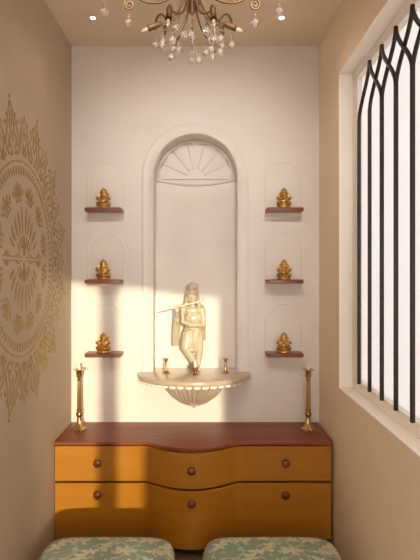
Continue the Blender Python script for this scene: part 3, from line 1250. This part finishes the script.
# ------------------------------------------------------------------ ottomans
def ottoman(x, y, w, d, label):
    r = tag(empty('ottoman', (x, y, 0)), label, 'ottoman', 'floral ottomans')

    def plan(s, p=6.5, n=72):
        out_ = []
        for i in range(n):
            a = 2 * PI * i / n
            c, q = math.cos(a), math.sin(a)
            out_.append((w / 2 * s * math.copysign(abs(c) ** (2 / p), c), d / 2 * s * math.copysign(abs(q) ** (2 / p), q)))
        return out_
    H = 0.277
    mb = MB()
    rows = [[(px, py, z) for px, py in plan(s)] for s, z in ((0.96, 0.115), (0.985, 0.125), (1.0, 0.150), (1.0, H - 0.065), (0.990, H - 0.045), (0.965, H - 0.026), (0.92, H - 0.014), (0.84, H - 0.0075), (0.68, H - 0.0035), (0.45, H - 0.001), (0.2, H))]
    vr = mb.grid(rows, close_u=True)
    mb.face(list(reversed(vr[0])))
    mb.face(vr[-1])
    mb.build('cushion', 'floral', r, smooth=180)
    mb = MB()
    mb.tube([(px, py, 0.120) for px, py in plan(0.985)] + [(plan(0.985)[0][0], plan(0.985)[0][1], 0.120)], 0.005, 8, caps=False)
    mb.build('piping', 'fabric_plain', r, smooth=180)
    mb = MB()
    rows = [[(px, py, z) for px, py in plan(s)] for s, z in ((0.93, 0.036), (0.95, 0.042), (0.95, 0.114))]
    vr = mb.grid(rows, close_u=True)
    mb.face(list(reversed(vr[0])))
    mb.face(vr[-1])
    mb.build('base', 'fabric_plain', r, smooth=40)
    for sx in (-1, 1):
        for sy in (-1, 1):
            mb = MB()
            mb.lathe([(0.014, 0.0), (0.015, 0.002), (0.022, 0.0355)], c=(sx * w * 0.38, sy * d * 0.38, 0), n=18)
            mb.build('leg', 'wood_dark', r, smooth=40)
    return r


ottoman(-0.415, -0.970, 0.572, 0.50, 'sage green floral ottoman on the left, in front of the ochre cabinet')
ottoman(0.284, -0.970, 0.590, 0.50, 'sage green floral ottoman on the right, nearest the window wall')

# ------------------------------------------------------------------ ceiling spotlights
def ceiling_spot(x, y, label, tgt):
    r = tag(empty('ceiling_spotlight', (x, y, CEIL - 0.0005)), label, 'spotlight', 'ceiling spotlights')
    mb = MB()
    mb.lathe([(0.019, 0.0), (0.0195, -0.002), (0.017, -0.004), (0.0138, -0.0035), (0.0134, -0.001)], n=32)
    mb.build('trim_ring', 'chrome', r, smooth=40)
    mb = MB()
    mb.lathe([(0.0132, -0.001), (0.0120, -0.0045), (0.008, -0.0068), (0.003, -0.0078)], n=28)
    mb.build('lens', 'lens', r, smooth=60)
    dv = Vector(tgt).normalized()
    loc = Vector((x, y, CEIL - 0.012))
    spot('spot_light', loc, loc + dv, SPOT_W, 86, 1.0, WARM, 0.018)


SPOT_W = 3.0
ceiling_spot(-0.585, -0.345, 'small round recessed ceiling spotlight at the left, glowing near the altar wall', (0.10, -0.55, -0.83))
ceiling_spot(0.400, -0.345, 'small round recessed ceiling spotlight at the right, glowing near the altar wall', (0.10, -0.55, -0.83))

# ------------------------------------------------------------------ chandelier
HX, HY = -0.045, -1.25
ch = tag(empty('chandelier', (HX, HY, CEIL - 0.0005)), 'bronze chandelier with scrolled arms, down-turned bulbs and hanging crystal balls', 'chandelier')


def Zr(z):
    return z - (CEIL - 0.0005)


mb = MB()
mb.lathe([(0.055, Zr(CEIL - 0.0006)), (0.060, Zr(CEIL - .006)), (0.052, Zr(CEIL - .018)), (0.020, Zr(CEIL - .032)), (0.008, Zr(CEIL - .04))], n=36)
mb.build('canopy', 'bronze', ch, smooth=50)
mb = MB()
mb.lathe([(0.006, Zr(2.74)), (0.006, Zr(2.56)), (0.016, Zr(2.552)), (0.022, Zr(2.535)), (0.014, Zr(2.515)), (0.010, Zr(2.48)), (0.020, Zr(2.462)), (0.030, Zr(2.445)), (0.022, Zr(2.425)), (0.012, Zr(2.415)), (0.0125, Zr(2.348)), (0.010, Zr(2.342))], n=28)
mb.build('stem', 'bronze', ch, smooth=50)


def bez(p0, p1, p2, p3, n=16):
    o = []
    for i in range(n + 1):
        u = i / n
        o.append(p0 * (1 - u) ** 3 + p1 * 3 * u * (1 - u) ** 2 + p2 * 3 * u * u * (1 - u) + p3 * u ** 3)
    return o


def RZ(a, r, z):
    return Vector((r * math.cos(a), r * math.sin(a), Zr(z)))


def drop(parent, top, n_small, ball_r, wire=0.018):
    """a string of beads ending in a faceted ball"""
    mb = MB()
    z = top.z
    mb.tube([top, top - Vector((0, 0, wire))], 0.0008, 5)
    z -= wire
    for q in range(n_small):
        mb.ico((top.x, top.y, z - 0.004), 0.0045, 1)
        z -= 0.010
    mb.ico((top.x, top.y, z - ball_r), ball_r, 2)
    return mb.build('crystal_drop', 'crystal', parent)


for k in range(6):
    a = k * PI / 3
    # lower arm sweeping down to a down-turned bulb
    p_end = RZ(a, 0.118, 2.303) if k % 3 == 0 else RZ(a, 0.140, 2.296)
    pts = bez(RZ(a, 0.012, 2.425), RZ(a, 0.030, 2.330), RZ(a, 0.070, 2.290), p_end)
    mb = MB()
    mb.tube(pts, 0.0034, 8)
    arm = mb.build('light_arm', 'bronze', ch, smooth=60)
    lean = 0.93 if k % 3 == 0 else 0.06
    dv = Vector((math.cos(a) * lean, math.sin(a) * lean, -0.36)).normalized()
    mt = Matrix.Translation(p_end) @ dv.to_track_quat('Z', 'Y').to_matrix().to_4x4()
    mb = MB()
    mb.lathe([(0.004, -0.014), (0.0090, -0.005), (0.0100, 0.0), (0.0105, 0.030), (0.0108, 0.033)], n=18, mat=mt)
    mb.build('socket', 'bronze', arm, smooth=40)
    mb = MB()
    mb.lathe([(0.0112, 0.0332), (0.0115, 0.037), (0.0090, 0.038)], n=18, mat=mt)
    mb.build('socket_ring', 'bronze_dark', arm, smooth=40)
    mb = MB()
    mb.lathe([(0.0040, 0.038), (0.0052, 0.043), (0.0054, 0.048), (0.0040, 0.055), (0.0012, 0.062)], n=16, mat=mt)
    mb.build('bulb', 'bulb', arm, smooth=60)
    drop(ch, RZ(a, 0.100, 2.299), 2, 0.0145, 0.012 + 0.012 * (k % 2))
    drop(ch, RZ(a + 0.30, 0.104, 2.285), 3, 0.0145, 0.020)
    # fine hanging loop from the stem
    mb = MB()
    mb.tube(bez(RZ(a + PI / 6, 0.014, 2.43), RZ(a + PI / 6, 0.05, 2.36), RZ(a + PI / 6, 0.055, 2.32), RZ(a + PI / 6, 0.075, 2.312)), 0.0022, 6)
    mb.build('tendril', 'bronze', ch, smooth=60)
    drop(ch, RZ(a + PI / 6, 0.075, 2.312), 4, 0.0140, 0.026)
    # big scrolled upper arm with a curl
    pts = bez(RZ(a, 0.016, 2.455), RZ(a, 0.075, 2.365), RZ(a, 0.165, 2.350), RZ(a, 0.228, 2.432))
    pts2 = bez(RZ(a, 0.228, 2.432), RZ(a, 0.270, 2.470), RZ(a, 0.312, 2.455), RZ(a, 0.305, 2.410), 12)
    mb = MB()
    mb.tube(pts + pts2[1:], 0.0045, 8)
    curl = []
    for q in range(22):
        u = q / 21
        th = PI / 2 - u * 3.2 * PI
        rr = 0.020 * (1 - 0.7 * u)
        curl.append(RZ(a, 0.218 + rr * math.cos(th), 2.372 + rr * math.sin(th)))
    mb.tube([RZ(a, 0.16, 2.398), RZ(a, 0.19, 2.396)] + curl, 0.0036, 8)
    sc_ = mb.build('scroll_arm', 'bronze', ch, smooth=60)
    drop(ch, RZ(a, 0.219, 2.353), 2, 0.0145, 0.010)
    drop(ch, RZ(a, 0.303, 2.408), 2, 0.0150, 0.026)

# centre drop of beads under the stem
mb = MB()
z = Zr(2.330)
mb.tube([(0, 0, z + 0.013), (0, 0, z - 0.165)], 0.0008, 5)
for rr in (0.0075, 0.0055, 0.005, 0.005, 0.006, 0.0075, 0.006, 0.005, 0.005, 0.006, 0.0145):
    z -= rr
    mb.ico((0, 0, z), rr, 2 if rr > 0.01 else 1)
    z -= rr + 0.002
mb.build('crystal_drop', 'crystal', ch)
